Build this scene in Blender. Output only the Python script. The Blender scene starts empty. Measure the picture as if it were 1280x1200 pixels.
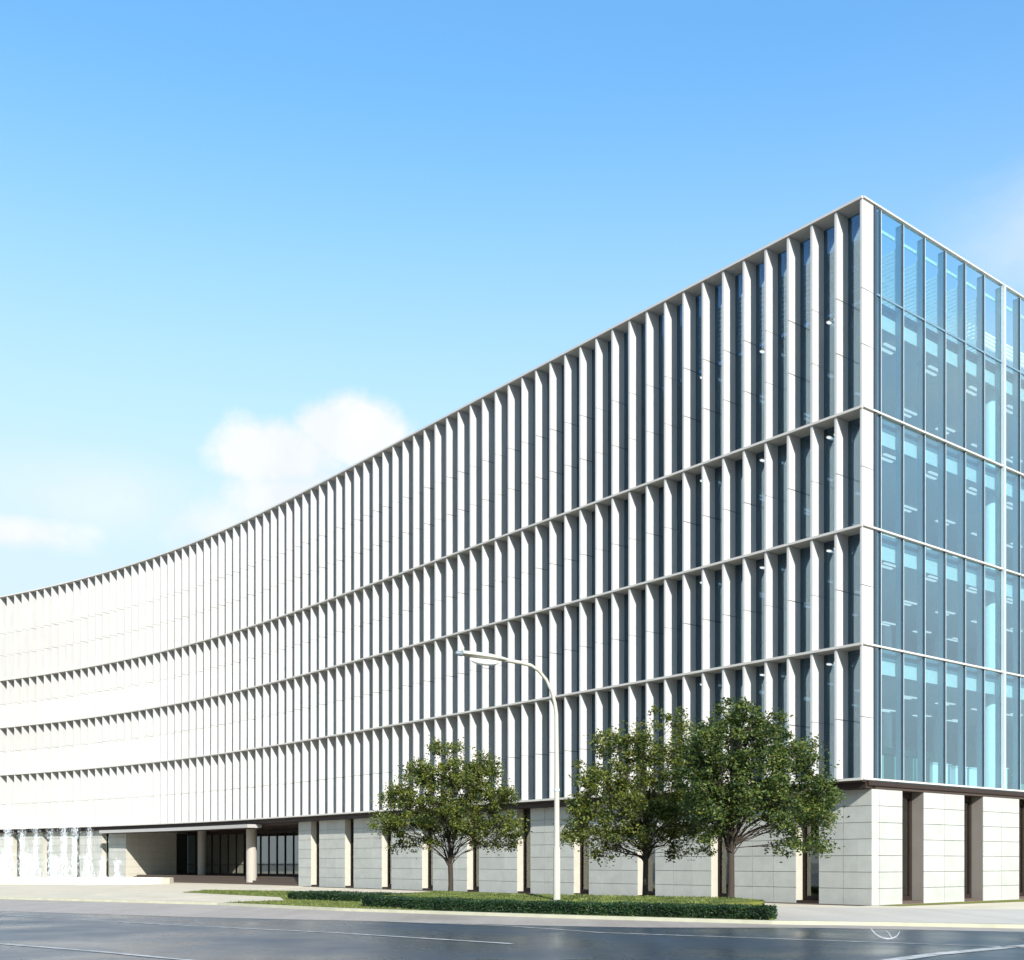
import bpy, bmesh, math, random
from mathutils import Vector, noise as mnoise
random.seed(7)
PI = math.pi
sc = bpy.context.scene
COL = sc.collection

# ------------------------------------------------------------------ camera numbers
F, HZ, EYE = 1426.9, 1077.95, 1.652          # focal length and horizon (1280 px wide picture), eye height in m

def at(x, y, z=0.0):
    """ground point (height z) seen at pixel x, y of the photograph: used once, to survey the site"""
    d = F * (EYE - z) / (y - HZ)
    return (x - 640) * d / F, d

# ------------------------------------------------------------------ plan of the building
TH0, PITCH, DEPTH = 0.680536, 1.1288, 0.76
OX, OY = 13.2005, 43.1808
DL = (-math.sin(TH0), math.cos(TH0))          # along the long facade, away from the corner
DR = (math.cos(TH0), math.sin(TH0))           # along the short glass facade, away from the corner
NR = (math.sin(TH0), -math.cos(TH0))          # out of the glass facade
def _curve():
    k0, k1, L1, ds = -0.00055186, 0.00862129, 46.299, .02
    X, Y, t = OX + math.sin(TH0) * 2, OY - math.cos(TH0) * 2, TH0
    out, s = [], -2.0
    while s < 125:
        out.append((X, Y, t))
        k = k0 + (k1 - k0) / (1 + math.exp(-(s - L1) / 6)) if s > 0 else 0
        X -= math.sin(t) * ds; Y += math.cos(t) * ds; t += k * ds; s += ds
    return out
CURVE = _curve()
def PL(s, off):
    X, Y, t = CURVE[max(0, min(len(CURVE) - 1, int(round((s + 2) / .02))))]
    return (X - math.cos(t) * off, Y - math.sin(t) * off)
def PR(r, out):
    return (OX + NR[0] * (.05 + out) + DR[0] * r, OY + NR[1] * (.05 + out) + DR[1] * r)
def s_of(px, off):
    return min(((abs(640 + F * PL(s, off)[0] / PL(s, off)[1] - px), s) for s in [i * .04 for i in range(0, 2600)]))[1]

# ------------------------------------------------------------------ helpers
def tag(o, label=None, cat=None, group=None, kind=None):
    if label: o['label'] = label
    if cat: o['category'] = cat
    if group: o['group'] = group
    if kind: o['kind'] = kind
    return o
def thing(name, loc, label, cat, group=None):
    o = bpy.data.objects.new(name, None); COL.objects.link(o)
    o.location = loc; o.empty_display_size = .2
    return tag(o, label, cat, group)

class MB:
    def __init__(self): self.v, self.f, self.sm = [], [], False
    def hexa(self, b, z0, z1):
        """b: plan polygon, straight up from z0 to z1"""
        n, k = len(b), len(self.v)
        self.v += [(p[0], p[1], z0) for p in b] + [(p[0], p[1], z1) for p in b]
        self.f.append(list(range(k + n - 1, k - 1, -1))); self.f.append(list(range(k + n, k + 2 * n)))
        for i in range(n):
            j = (i + 1) % n; self.f.append([k + i, k + j, k + n + j, k + n + i])
        return self
    def lbox(self, s0, s1, o0, o1, z0, z1, step=1.2):
        """box in long-facade coordinates, following the curve"""
        n = max(1, int(abs(s1 - s0) / step + .999)) if abs(s1 - s0) > step else 1
        a = [PL(s0 + (s1 - s0) * i / n, o1) for i in range(n + 1)]
        b = [PL(s0 + (s1 - s0) * i / n, o0) for i in range(n + 1)]
        k = len(self.v); m = n + 1
        for ring, z in ((a, z0), (a, z1), (b, z1), (b, z0)):
            self.v += [(p[0], p[1], z) for p in ring]
        for i in range(n):
            for q in range(4):
                r = (q + 1) % 4
                self.f.append([k + q * m + i, k + q * m + i + 1, k + r * m + i + 1, k + r * m + i])
        self.f.append([k, k + m, k + 2 * m, k + 3 * m]); e = n
        self.f.append([k + e, k + 3 * m + e, k + 2 * m + e, k + m + e])
        return self
    def rbox(self, r0, r1, u0, u1, z0, z1):
        return self.hexa([PR(r0, u0), PR(r1, u0), PR(r1, u1), PR(r0, u1)], z0, z1)
    def box(self, x0, x1, y0, y1, z0, z1):
        return self.hexa([(x0, y0), (x1, y0), (x1, y1), (x0, y1)], z0, z1)
    def cyl(self, c, r, z0, z1, n=24, r1=None):
        r1 = r if r1 is None else r1
        k = len(self.v)
        for z, R in ((z0, r), (z1, r1)):
            self.v += [(c[0] + R * math.cos(2 * PI * i / n), c[1] + R * math.sin(2 * PI * i / n), z) for i in range(n)]
        self.f.append(list(range(k + n - 1, k - 1, -1))); self.f.append(list(range(k + n, k + 2 * n)))
        for i in range(n):
            j = (i + 1) % n; self.f.append([k + i, k + j, k + n + j, k + n + i])
        self.sm = True
        return self
    def tube(self, pts, rad, n=10, cap=True):
        """tapered tube along a polyline"""
        k0 = len(self.v); P = [Vector(p) for p in pts]; up = Vector((.3, .9, .31)).normalized()
        for i, p in enumerate(P):
            d = (P[min(i + 1, len(P) - 1)] - P[max(i - 1, 0)]).normalized()
            a = d.cross(up)
            if a.length < .05: a = d.cross(Vector((1, 0, 0)))
            a.normalize(); b = d.cross(a)
            r = rad[i] if isinstance(rad, (list, tuple)) else rad
            for j in range(n):
                t = 2 * PI * j / n; self.v.append(tuple(p + a * (r * math.cos(t)) + b * (r * math.sin(t))))
        for i in range(len(P) - 1):
            for j in range(n):
                q = (j + 1) % n
                self.f.append([k0 + i * n + j, k0 + i * n + q, k0 + (i + 1) * n + q, k0 + (i + 1) * n + j])
        if cap:
            self.f.append([k0 + j for j in range(n - 1, -1, -1)]); e = k0 + (len(P) - 1) * n
            self.f.append([e + j for j in range(n)])
        self.sm = True
        return self
    def build(self, name, mat, parent=None, recalc=True, bevel=0):
        me = bpy.data.meshes.new(name)
        ox = Vector(parent_loc(parent)) if parent else Vector((0, 0, 0))
        me.from_pydata([tuple(Vector(p) - ox) for p in self.v], [], self.f)
        if recalc:
            bm = bmesh.new(); bm.from_mesh(me); bmesh.ops.recalc_face_normals(bm, faces=bm.faces); bm.to_mesh(me); bm.free()
        me.materials.append(mat)
        o = bpy.data.objects.new(name, me); COL.objects.link(o)
        if parent: o.parent = parent
        if self.sm:
            for p in me.polygons: p.use_smooth = True
            m = o.modifiers.new('edges', 'EDGE_SPLIT'); m.split_angle = math.radians(40)
        if bevel:
            m = o.modifiers.new('bevel', 'BEVEL'); m.width = bevel; m.segments = 2
        return o
def parent_loc(p):
    l = Vector((0, 0, 0))
    while p: l += Vector(p.location); p = p.parent
    return l
def single(o, base):
    """put a one-mesh thing's origin at its base"""
    d = Vector(base)
    o.data.transform(__import__('mathutils').Matrix.Translation(-d)); o.location = d
    return o

# ------------------------------------------------------------------ materials
def mat(name):
    m = bpy.data.materials.new(name); m.use_nodes = True
    nt = m.node_tree; nt.nodes.clear()
    out = nt.nodes.new('ShaderNodeOutputMaterial')
    return m, nt, out
def N(nt, t, **kw):
    n = nt.nodes.new('ShaderNode' + t)
    for k, v in kw.items():
        if hasattr(n, k): setattr(n, k, v)
    return n
def setv(n, d):
    for k, v in d.items():
        if k in n.inputs:
            n.inputs[k].default_value = v
def principled(name, col, rough=.6, spec=.4, metal=0, var=.08, scale=3.0, bump=0, bscale=40, island=0, detail=6, stretch=None):
    m, nt, out = mat(name)
    b = N(nt, 'BsdfPrincipled')
    setv(b, {'Roughness': rough, 'Metallic': metal, 'Specular IOR Level': spec})
    nt.links.new(b.outputs[0], out.inputs[0])
    tc = N(nt, 'TexCoord')
    vec = tc.outputs['Object']
    if stretch:
        mp = N(nt, 'Mapping'); mp.inputs['Scale'].default_value = stretch
        nt.links.new(vec, mp.inputs[0]); vec = mp.outputs[0]
    nz = N(nt, 'TexNoise'); setv(nz, {'Scale': scale, 'Detail': detail, 'Roughness': .6}); nt.links.new(vec, nz.inputs['Vector'])
    mr = N(nt, 'MapRange'); setv(mr, {'From Min': .25, 'From Max': .75, 'To Min': 1 - var, 'To Max': 1 + var}); nt.links.new(nz.outputs[0], mr.inputs[0])
    val = mr.outputs[0]
    if island:
        g = N(nt, 'NewGeometry'); r2 = N(nt, 'MapRange'); setv(r2, {'To Min': 1 - island, 'To Max': 1 + island})
        nt.links.new(g.outputs['Random Per Island'], r2.inputs[0])
        mu = N(nt, 'Math', operation='MULTIPLY'); nt.links.new(val, mu.inputs[0]); nt.links.new(r2.outputs[0], mu.inputs[1]); val = mu.outputs[0]
    hs = N(nt, 'HueSaturation'); hs.inputs['Color'].default_value = (*col, 1); nt.links.new(val, hs.inputs['Value'])
    nt.links.new(hs.outputs[0], b.inputs['Base Color'])
    rr = N(nt, 'MapRange'); setv(rr, {'From Min': .3, 'From Max': .7, 'To Min': max(0, rough - .08), 'To Max': min(1, rough + .08)})
    nt.links.new(nz.outputs[0], rr.inputs[0]); nt.links.new(rr.outputs[0], b.inputs['Roughness'])
    if bump:
        n2 = N(nt, 'TexNoise'); setv(n2, {'Scale': bscale, 'Detail': 8}); nt.links.new(tc.outputs['Object'], n2.inputs['Vector'])
        bp = N(nt, 'Bump'); setv(bp, {'Strength': bump, 'Distance': .02}); nt.links.new(n2.outputs[0], bp.inputs['Height'])
        nt.links.new(bp.outputs[0], b.inputs['Normal'])
    return m
def glass(name, tint, refl=.12, graz=.75, reflcol=(1, 1, 1), wav=.0):
    m, nt, out = mat(name)
    tr = N(nt, 'BsdfTransparent'); tr.inputs[0].default_value = (*tint, 1)
    gl = N(nt, 'BsdfGlossy'); gl.inputs[0].default_value = (*reflcol, 1); gl.inputs['Roughness'].default_value = .01
    lw = N(nt, 'LayerWeight'); lw.inputs[0].default_value = .35
    mr = N(nt, 'MapRange'); setv(mr, {'To Min': refl, 'To Max': graz}); nt.links.new(lw.outputs['Facing'], mr.inputs[0])
    pw = N(nt, 'Math', operation='POWER'); pw.inputs[1].default_value = 1.6
    nt.links.new(lw.outputs['Facing'], pw.inputs[0]); nt.links.new(pw.outputs[0], mr.inputs[0])
    mx = N(nt, 'MixShader'); nt.links.new(mr.outputs[0], mx.inputs[0]); nt.links.new(tr.outputs[0], mx.inputs[1]); nt.links.new(gl.outputs[0], mx.inputs[2])
    nt.links.new(mx.outputs[0], out.inputs[0])
    if wav:
        tc = N(nt, 'TexCoord'); nz = N(nt, 'TexNoise'); setv(nz, {'Scale': .35, 'Detail': 1}); nt.links.new(tc.outputs['Object'], nz.inputs['Vector'])
        bp = N(nt, 'Bump'); setv(bp, {'Strength': wav, 'Distance': .05}); nt.links.new(nz.outputs[0], bp.inputs['Height']); nt.links.new(bp.outputs[0], gl.inputs['Normal'])
    return m
def emit(name, col, strength):
    m, nt, out = mat(name)
    e = N(nt, 'Emission'); setv(e, {'Color': (*col, 1), 'Strength': strength}); nt.links.new(e.outputs[0], out.inputs[0])
    return m
def leafmat(name, cols, rough=.45, trans=.25):
    m, nt, out = mat(name)
    g = N(nt, 'NewGeometry'); cr = N(nt, 'ValToRGB')
    el = cr.color_ramp.elements
    el[0].position = 0; el[0].color = (*cols[0], 1); el[1].position = 1; el[1].color = (*cols[-1], 1)
    for i, c in enumerate(cols[1:-1]):
        e = el.new((i + 1) / (len(cols) - 1)); e.color = (*c, 1)
    nt.links.new(g.outputs['Random Per Island'], cr.inputs[0])
    b = N(nt, 'BsdfPrincipled'); setv(b, {'Roughness': rough, 'Specular IOR Level': .3})
    tc = N(nt, 'TexCoord'); nz = N(nt, 'TexNoise'); setv(nz, {'Scale': 1.7, 'Detail': 3}); nt.links.new(tc.outputs['Object'], nz.inputs['Vector'])
    mr = N(nt, 'MapRange'); setv(mr, {'From Min': .35, 'From Max': .65, 'To Min': .62, 'To Max': 1.5}); nt.links.new(nz.outputs[0], mr.inputs[0])
    mh = N(nt, 'MapRange'); setv(mh, {'From Min': .35, 'From Max': .65, 'To Min': .515, 'To Max': .488}); nt.links.new(nz.outputs[0], mh.inputs[0])
    hv = N(nt, 'HueSaturation'); nt.links.new(cr.outputs[0], hv.inputs['Color']); nt.links.new(mr.outputs[0], hv.inputs['Value']); nt.links.new(mh.outputs[0], hv.inputs['Hue'])
    cr = hv
    nt.links.new(cr.outputs[0], b.inputs['Base Color'])
    t = N(nt, 'BsdfTranslucent')
    hs = N(nt, 'HueSaturation'); setv(hs, {'Value': 1.6, 'Saturation': 1.1}); nt.links.new(cr.outputs[0], hs.inputs['Color']); nt.links.new(hs.outputs[0], t.inputs[0])
    mx = N(nt, 'MixShader'); mx.inputs[0].default_value = trans
    nt.links.new(b.outputs[0], mx.inputs[1]); nt.links.new(t.outputs[0], mx.inputs[2]); nt.links.new(mx.outputs[0], out.inputs[0])
    return m

M = {}
M['fin'] = principled('white_aluminium_panel', (.425, .410, .384), .5, .3, var=.07, scale=1.6, island=.04, stretch=(2, 2, .3))
M['ledge'] = principled('white_ledge', (.44, .412, .365), .5, .3, var=.06, scale=1.2)
M['joint'] = principled('dark_joint', (.10, .095, .09), .8, .2)
M['mortar'] = principled('grey_mortar', (.17, .165, .15), .85, .2)
M['glass_l'] = glass('facade_glass', (.38, .48, .56), .22, .85, (.66, .86, .95), .01)
M['glass_r'] = glass('clear_blue_glass', (.75, .89, .91), .15, .60, (.82, .96, .98), .008)
M['mull'] = principled('blue_grey_mullion', (.11, .18, .225), .45, .4, var=.05)
M['mullcap'] = principled('dark_gasket', (.03, .045, .06), .5, .4)
M['alu'] = principled('pale_aluminium', (.38, .43, .45), .4, .4, var=.04)
M['slab'] = principled('ceiling_paint', (.66, .67, .67), .8, .2, var=.04)
M['inner'] = principled('interior_white', (.62, .62, .60), .7, .25, var=.03)
M['innergrey'] = principled('interior_grey_wall', (.36, .40, .42), .75, .25, var=.06)
M['carpet'] = principled('grey_carpet', (.30, .31, .32), .9, .1, var=.1, scale=20)
M['slat'] = principled('louvre_slat', (.82, .84, .85), .5, .4, var=.05)
M['stone'] = principled('pale_stone_cladding', (.325, .325, .288), .62, .35, var=.10, scale=1.6, bump=.05, bscale=60, island=.055)
M['jamb'] = principled('cream_stone', (.37, .34, .275), .6, .3, var=.06)
M['brown'] = principled('dark_bronze_metal', (.026, .017, .013), .5, .2, var=.15)
M['soffit'] = principled('bronze_soffit', (.05, .034, .027), .6, .2, var=.12)
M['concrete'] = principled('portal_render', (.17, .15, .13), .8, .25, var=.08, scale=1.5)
M['darkglass'] = glass('ground_floor_glass', (.55, .58, .48), .10, .6)
M['dark'] = principled('dark_interior', (.035, .032, .03), .8, .2)
M['curtain'] = principled('pale_blind', (.34, .32, .22), .9, .1, var=.1, stretch=(8, 8, .3))
M['darkcurtain'] = principled('black_door_panel', (.015, .014, .013), .5, .3)
M['step'] = principled('brown_granite_step', (.075, .055, .042), .6, .25, var=.12, scale=6)
M['column'] = principled('column_render', (.30, .27, .225), .7, .3, var=.04)
M['canopy'] = principled('canopy_metal', (.30, .285, .26), .5, .3, var=.05)
M['lamp'] = emit('ceiling_lamp_glow', (.93, 1.0, 1.0), .55)
M['cream'] = principled('cream_pole_paint', (.37, .355, .285), .4, .4, var=.05, scale=2)
M['lampglass'] = principled('white_lamp_bowl', (.85, .85, .80), .25, .5, var=.02)
M['lampcap'] = principled('grey_blue_cap', (.13, .16, .18), .4, .4)
M['bark'] = principled('brown_bark', (.040, .030, .022), .85, .2, var=.35, scale=6, bump=.6, bscale=30, stretch=(6, 6, 1.5))
M['leaf'] = leafmat('olive_tree_leaf', [(.018, .034, .007), (.045, .064, .010), (.080, .092, .012), (.120, .125, .018), (.030, .058, .014)])
M['leaf_green'] = leafmat('green_tree_leaf', [(.012, .030, .008), (.030, .056, .012), (.058, .080, .014), (.105, .116, .018), (.020, .050, .016)])
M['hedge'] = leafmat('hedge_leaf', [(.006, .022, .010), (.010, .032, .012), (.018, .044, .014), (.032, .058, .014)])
M['hedgecore'] = principled('hedge_twigs', (.012, .02, .008), .95, .1, var=.3)
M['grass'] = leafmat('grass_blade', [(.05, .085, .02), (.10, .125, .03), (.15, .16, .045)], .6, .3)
M['lawn'] = principled('lawn_soil', (.125, .130, .028), .95, .1, var=.4, scale=2.2, bump=.5, bscale=50)
M['plaza'] = principled('cream_paving', (.43, .375, .285), .7, .25, var=.18, scale=.5, bump=.04, bscale=60)
M['kerb'] = principled('yellowish_kerb', (.36, .345, .245), .7, .3, var=.14, scale=2)
M['ground'] = principled('distant_ground', (.22, .22, .20), .9, .2, var=.2, scale=.05)
M['line'] = principled('worn_road_paint', (.30, .295, .28), .6, .3, var=.6, scale=3)
M['water'] = principled('white_spray', (.80, .84, .86), .35, .5, var=.02)
_nt = M['water'].node_tree; _o = [n for n in _nt.nodes if n.type == 'OUTPUT_MATERIAL'][0]; _b = [n for n in _nt.nodes if n.type == 'BSDF_PRINCIPLED'][0]
_t = _nt.nodes.new('ShaderNodeBsdfTransparent'); _m = _nt.nodes.new('ShaderNodeMixShader'); _m.inputs[0].default_value = .22
_nt.links.new(_t.outputs[0], _m.inputs[1]); _nt.links.new(_b.outputs[0], _m.inputs[2]); _nt.links.new(_m.outputs[0], _o.inputs[0])
M['basinwater'] = principled('basin_water', (.55, .60, .60), .15, .5, var=.1)
M['basin'] = principled('cream_basin_stone', (.50, .46, .37), .6, .3, var=.06)
M['greenbody'] = principled('dark_green_cabinet', (.014, .036, .024), .5, .4, var=.1)
M['greenpanel'] = principled('pale_green_panel', (.20, .34, .26), .5, .4, var=.06)
M['whitefurn'] = principled('white_furniture', (.85, .86, .86), .5, .3, var=.02)
M['rim'] = principled('silver_wheel_rim', (.30, .295, .30), .35, .5, metal=.2, var=.2)

def road_mat(name, c0, c1, rough, streak=(.9, .06, 1)):
    m, nt, out = mat(name)
    b = N(nt, 'BsdfPrincipled'); setv(b, {'Specular IOR Level': .19}); nt.links.new(b.outputs[0], out.inputs[0])
    tc = N(nt, 'TexCoord'); mp = N(nt, 'Mapping'); mp.inputs['Rotation'].default_value = (0, 0, math.radians(-52)); mp.inputs['Scale'].default_value = streak
    nt.links.new(tc.outputs['Object'], mp.inputs[0])
    nz = N(nt, 'TexNoise'); setv(nz, {'Scale': 1.2, 'Detail': 8, 'Roughness': .62}); nt.links.new(mp.outputs[0], nz.inputs['Vector'])
    n2 = N(nt, 'TexNoise'); setv(n2, {'Scale': .22, 'Detail': 4}); nt.links.new(tc.outputs['Object'], n2.inputs['Vector'])
    n3 = N(nt, 'TexNoise'); setv(n3, {'Scale': 60, 'Detail': 4, 'Roughness': .7}); nt.links.new(tc.outputs['Object'], n3.inputs['Vector'])
    a = N(nt, 'Math', operation='ADD'); nt.links.new(nz.outputs[0], a.inputs[0]); nt.links.new(n2.outputs[0], a.inputs[1])
    a2 = N(nt, 'Math', operation='MULTIPLY_ADD'); nt.links.new(n3.outputs[0], a2.inputs[0]); a2.inputs[1].default_value = .35; nt.links.new(a.outputs[0], a2.inputs[2])
    mr = N(nt, 'MapRange'); setv(mr, {'From Min': .85, 'From Max': 1.55}); nt.links.new(a2.outputs[0], mr.inputs[0])
    mx = N(nt, 'MixRGB'); mx.inputs[1].default_value = (*c0, 1); mx.inputs[2].default_value = (*c1, 1); nt.links.new(mr.outputs[0], mx.inputs[0])
    nt.links.new(mx.outputs[0], b.inputs['Base Color'])
    rr = N(nt, 'MapRange'); setv(rr, {'From Min': .35, 'From Max': .65, 'To Min': rough - .1, 'To Max': rough + .12}); nt.links.new(n2.outputs[0], rr.inputs[0]); nt.links.new(rr.outputs[0], b.inputs['Roughness'])
    bp = N(nt, 'Bump'); setv(bp, {'Strength': .25, 'Distance': .008}); nt.links.new(n3.outputs[0], bp.inputs['Height']); nt.links.new(bp.outputs[0], b.inputs['Normal'])
    return m
M['road'] = road_mat('wet_blue_asphalt', (.013, .027, .044), (.034, .053, .075), .28)
M['shoulder'] = road_mat('pale_concrete_lane', (.215, .185, .16), (.315, .275, .24), .5)
M['walk'] = road_mat('pale_pavement_slabs', (.33, .30, .26), (.41, .375, .325), .65)

# ------------------------------------------------------------------ ground
RZ = -.09
def sheet(name, pts, z, m, sub=0):
    mb = MB(); mb.v = [(p[0], p[1], z) for p in pts]; mb.f = [list(range(len(pts)))]
    o = mb.build(name, m, recalc=False)
    if o.data.polygons[0].normal.z < 0: o.data.flip_normals()
    return tag(o, kind='structure')
sheet('ground', [(-2500, -2500), (2500, -2500), (2500, 2500), (-2500, 2500)], -.16, M['ground'])
KP = [at(0, 1121.5), at(272, 1128.6), at(420, 1135.5), at(720, 1144.8), at(966, 1151.5), at(1100, 1153.2), at(1280, 1156.5)]
dl = Vector((KP[0][0] - KP[1][0], KP[0][1] - KP[1][1])).normalized(); drr = Vector((KP[-1][0] - KP[-2][0], KP[-1][1] - KP[-2][1])).normalized()
KE = [(KP[0][0] + dl[0] * 90, KP[0][1] + dl[1] * 90)] + KP + [(KP[-1][0] + drr[0] * 80, KP[-1][1] + drr[1] * 80)]
NEAR = [(70, -30), (-120, -30), (-140, 100)]
sheet('road', KE[::-1] [::-1] + NEAR, RZ, M['road'])
# pale lane beside the kerb
SH = [at(-260, 1134, RZ), at(0, 1139, RZ), at(240, 1146.5, RZ), at(415, 1150.5, RZ), at(640, 1156.5, RZ), at(800, 1159.5, RZ), at(1020, 1160, RZ), at(1280, 1165, RZ), at(1500, 1170, RZ)]  # narrowed at right; dark road there stands in for a passing car's shadow
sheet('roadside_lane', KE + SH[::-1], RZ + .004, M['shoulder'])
# raised plaza
BACK = [(140, 60), (140, 220), (-160, 220), (-150, 130)]
pz = MB(); pz.hexa(KE + BACK, RZ - .02, 0.0)
tag(pz.build('plaza', M['plaza']), kind='structure')
def ribbon(pts, w, side=1):
    P = [Vector(p) for p in pts]; out = []
    for i, p in enumerate(P):
        d = (P[min(i + 1, len(P) - 1)] - P[max(i - 1, 0)]).normalized()
        out.append(p + Vector((-d[1], d[0])) * w * side)
    return out
inner = ribbon(KE, .18)
kb = MB(); kb.hexa([tuple(p) for p in ribbon(KE, -.012)] + [tuple(p) for p in inner[::-1]], RZ, .014)
tag(kb.build('kerb', M['kerb']), kind='structure')
# pavement strip in front of the corner
WK = [at(966, 1151.3), at(1100, 1153), at(1280, 1156.2), (KE[-1][0], KE[-1][1] + .4), (62, 42), at(1280, 1137), at(1100, 1135.3), at(966, 1133.5)]
sheet('pavement', [tuple(Vector(p) + Vector((.0, .34))) if i < 3 else p for i, p in enumerate(WK)], .005, M['walk'])
# road lines
def stripe(px, w, z=RZ + .009):
    P = [at(x, y, RZ) for x, y in px]
    a = ribbon(P, w / 2); b = ribbon(P, -w / 2)
    return [tuple(p) for p in a] + [tuple(p) for p in b[::-1]], z
for px, w in (([(-200, 1135.5), (0, 1144), (120, 1151), (235, 1157.5), (415, 1166), (640, 1180)], .16),
              ([(415, 1149.5), (640, 1158), (750, 1166), (1020, 1175.5), (1190, 1181.5), (1400, 1189)], .13),
              ([(-150, 1172), (0, 1180), (125, 1190), (260, 1203)], .16),
              ([(1090, 1204), (1170, 1193), (1280, 1182.5), (1400, 1174)], .34)):
    pts, z = stripe(px, w); sheet('road_line', pts, z, M['line'])

# lawns
LAWN = [at(272, 1128.6), at(345, 1131.8), at(420, 1135.3), at(720, 1144.6), at(966, 1151.3), (8.3, 36.6), (5.5, 41.5), (-2.5, 49.5), at(430, 1117.5), at(360, 1113.8), at(258, 1112.6), at(228, 1115.5), at(350, 1121.5), at(356, 1125.5)]
LAWN = [tuple(Vector(p) + Vector((.15, .36))) if i < 5 else p for i, p in enumerate(LAWN)]
sheet('lawn', LAWN, .008, M['lawn'])
CL = [PR(.2, .15), PR(30, .15), PR(30, 1.5), PR(.2, 1.0), PL(.2, .2), PL(30, .2), PL(30, -.6), PL(.1, -.6)]
sheet('planted_strip', [PR(.9, .1), PR(30, .1), PR(30, 2.6), PR(.9, 1.0)], .008, M['lawn'])
sheet('painted_shadow_strip', [PL(s, -.7) for s in range(0, 45, 4)] + [PL(s, .15) for s in range(44, -1, -4)], .012, M['step'])  # dark strip laid along the wall base in place of its shadow

def inside(p, poly):
    c = False; n = len(poly); j = n - 1
    for i in range(n):
        if (poly[i][1] > p[1]) != (poly[j][1] > p[1]) and p[0] < (poly[j][0] - poly[i][0]) * (p[1] - poly[i][1]) / (poly[j][1] - poly[i][1]) + poly[i][0]:
            c = not c
        j = i
    return c
gb = MB()
xs = [p[0] for p in LAWN]; ys = [p[1] for p in LAWN]
cnt = 0
while cnt < 16000:
    p = (random.uniform(min(xs), max(xs)), random.uniform(min(ys), max(ys)))
    if not inside(p, LAWN): continue
    cnt += 1
    a = random.uniform(0, PI); h = random.uniform(.03, .085); w = random.uniform(.012, .03)
    lx, ly = random.gauss(0, .03), random.gauss(0, .03); k = len(gb.v)
    gb.v += [(p[0] - w * math.cos(a), p[1] - w * math.sin(a), .006), (p[0] + w * math.cos(a), p[1] + w * math.sin(a), .006), (p[0] + lx, p[1] + ly, h)]
    gb.f.append([k, k + 1, k + 2])
tag(gb.build('grass', M['grass'], recalc=False), 'short olive green grass on the lawn behind the kerb', 'grass', kind='stuff')

# ------------------------------------------------------------------ the building
corner = PR(.0, 0)
B = thing('office_building', (corner[0], corner[1], 0), 'long curved white office building with vertical fins and a blue glass end', 'building')
TOP = 26.85
LV = [4.86, 9.97, 14.45, 18.93]              # storey lines carried by the ledges
SLABS = [4.84, 9.97, 14.45, 18.93, 23.47]
LT = .095
NF = 93
SMAX = NF * PITCH
# fins
tops = LV[1:] + [TOP]
JOINTS = {0: [.46], 1: [.5], 2: [.5], 3: [.30, .57]}
fr = random.Random(3)
for i in range(NF):
    s = i * PITCH
    mb = MB(); nv = []
    for k in range(4):
        z0 = LV[k] + (.003 if k == 0 else .003); z1 = tops[k] - LT - .003
        cuts = [z0] + [z0 + (z1 - z0) * q for q in JOINTS[k]] + [z1]
        for a, b in zip(cuts[:-1], cuts[1:]):
            g0 = .009 if a != z0 else 0; g1 = .009 if b != z1 else 0
            mb.lbox(s - .05, s + .05, -DEPTH + .01, 0, a + g0, b - g1)
        for q in cuts[1:-1]:
            nv.append(len(mb.f)); mb.lbox(s - .043, s + .043, -DEPTH + .02, -.008, q - .02, q + .02)
    f = mb.build('fin', M['fin'], B)
    f.data.materials.append(M['joint'])
    for q in nv:
        for e in range(6): f.data.polygons[q + e].material_index = 1
# ledges on both facades
for k, z in enumerate(LV + [TOP]):
    th = LT
    mb = MB(); mb.lbox(-.055, SMAX, -DEPTH - .1, .045, z - th, z)
    mb.build('floor_ledge' if k < 4 else 'roof_coping', M['ledge'], B)
    mb = MB(); mb.rbox(.04 if k else .0, 30, -.10, .075 if k < 4 else .06, z - (.07 if k < 4 else .065), z - .002)
    mb.build('glass_facade_ledge' if k < 4 else 'roof_coping', M['ledge'], B)
# windows of the long facade
rest = MB()
for i in range(NF - 1):
    s0, s1 = i * PITCH + .045, (i + 1) * PITCH - .045
    for k in range(4):
        z0, z1 = LV[k] - .01, tops[k] - LT + .01
        mb = MB() if i < 17 else rest
        mb.lbox(s0, s1, -DEPTH - .012, -DEPTH, z0, z1)
        if i < 17: mb.build('window', M['glass_l'], B)
tag(rest.build('window', M['glass_l'], B), kind='stuff')
# slim frames at the fin roots
fr_ = MB()
for i in range(NF):
    s = i * PITCH
    fr_.lbox(s - .09, s + .09, -DEPTH - .16, -DEPTH - .02, LV[0], TOP - .1)
fr_.build('window_frame', M['mullcap'], B)
# glass facade: panes, mullions
MR = [1.226 + 1.54 * k for k in range(19)]
edges = [.765] + MR
rest = MB()
for k in range(4):
    z0, z1 = LV[k] - .01, tops[k] - LT + .01
    for j in range(len(edges) - 1):
        mb = MB() if j < 8 else rest
        mb.rbox(edges[j] + .012, edges[j + 1] - .012, -.045, -.03, z0, z1)
        if j < 8: mb.build('window', M['glass_r'], B)
tag(rest.build('window', M['glass_r'], B), kind='stuff')
for j, r in enumerate(MR):
    big = j % 6 == 0 and j > 0
    mb = MB(); mb.rbox(r - .03, r + .03, -.31, -.05, LV[0], TOP - .12)
    mu = mb.build('mullion', M['mull'], B)
    if big:
        MB().rbox(r - .06, r + .06, -.028, .13, LV[0], TOP - .07).build('cover_cap', M['alu'], mu)
    else:
        MB().rbox(r - .028, r + .004, -.048, .012, LV[0], TOP - .12).build('gasket', M['mullcap'], mu)
        MB().rbox(r + .005, r + .034, -.048, .016, LV[0], TOP - .12).build('cover_cap', M['alu'], mu)
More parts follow.
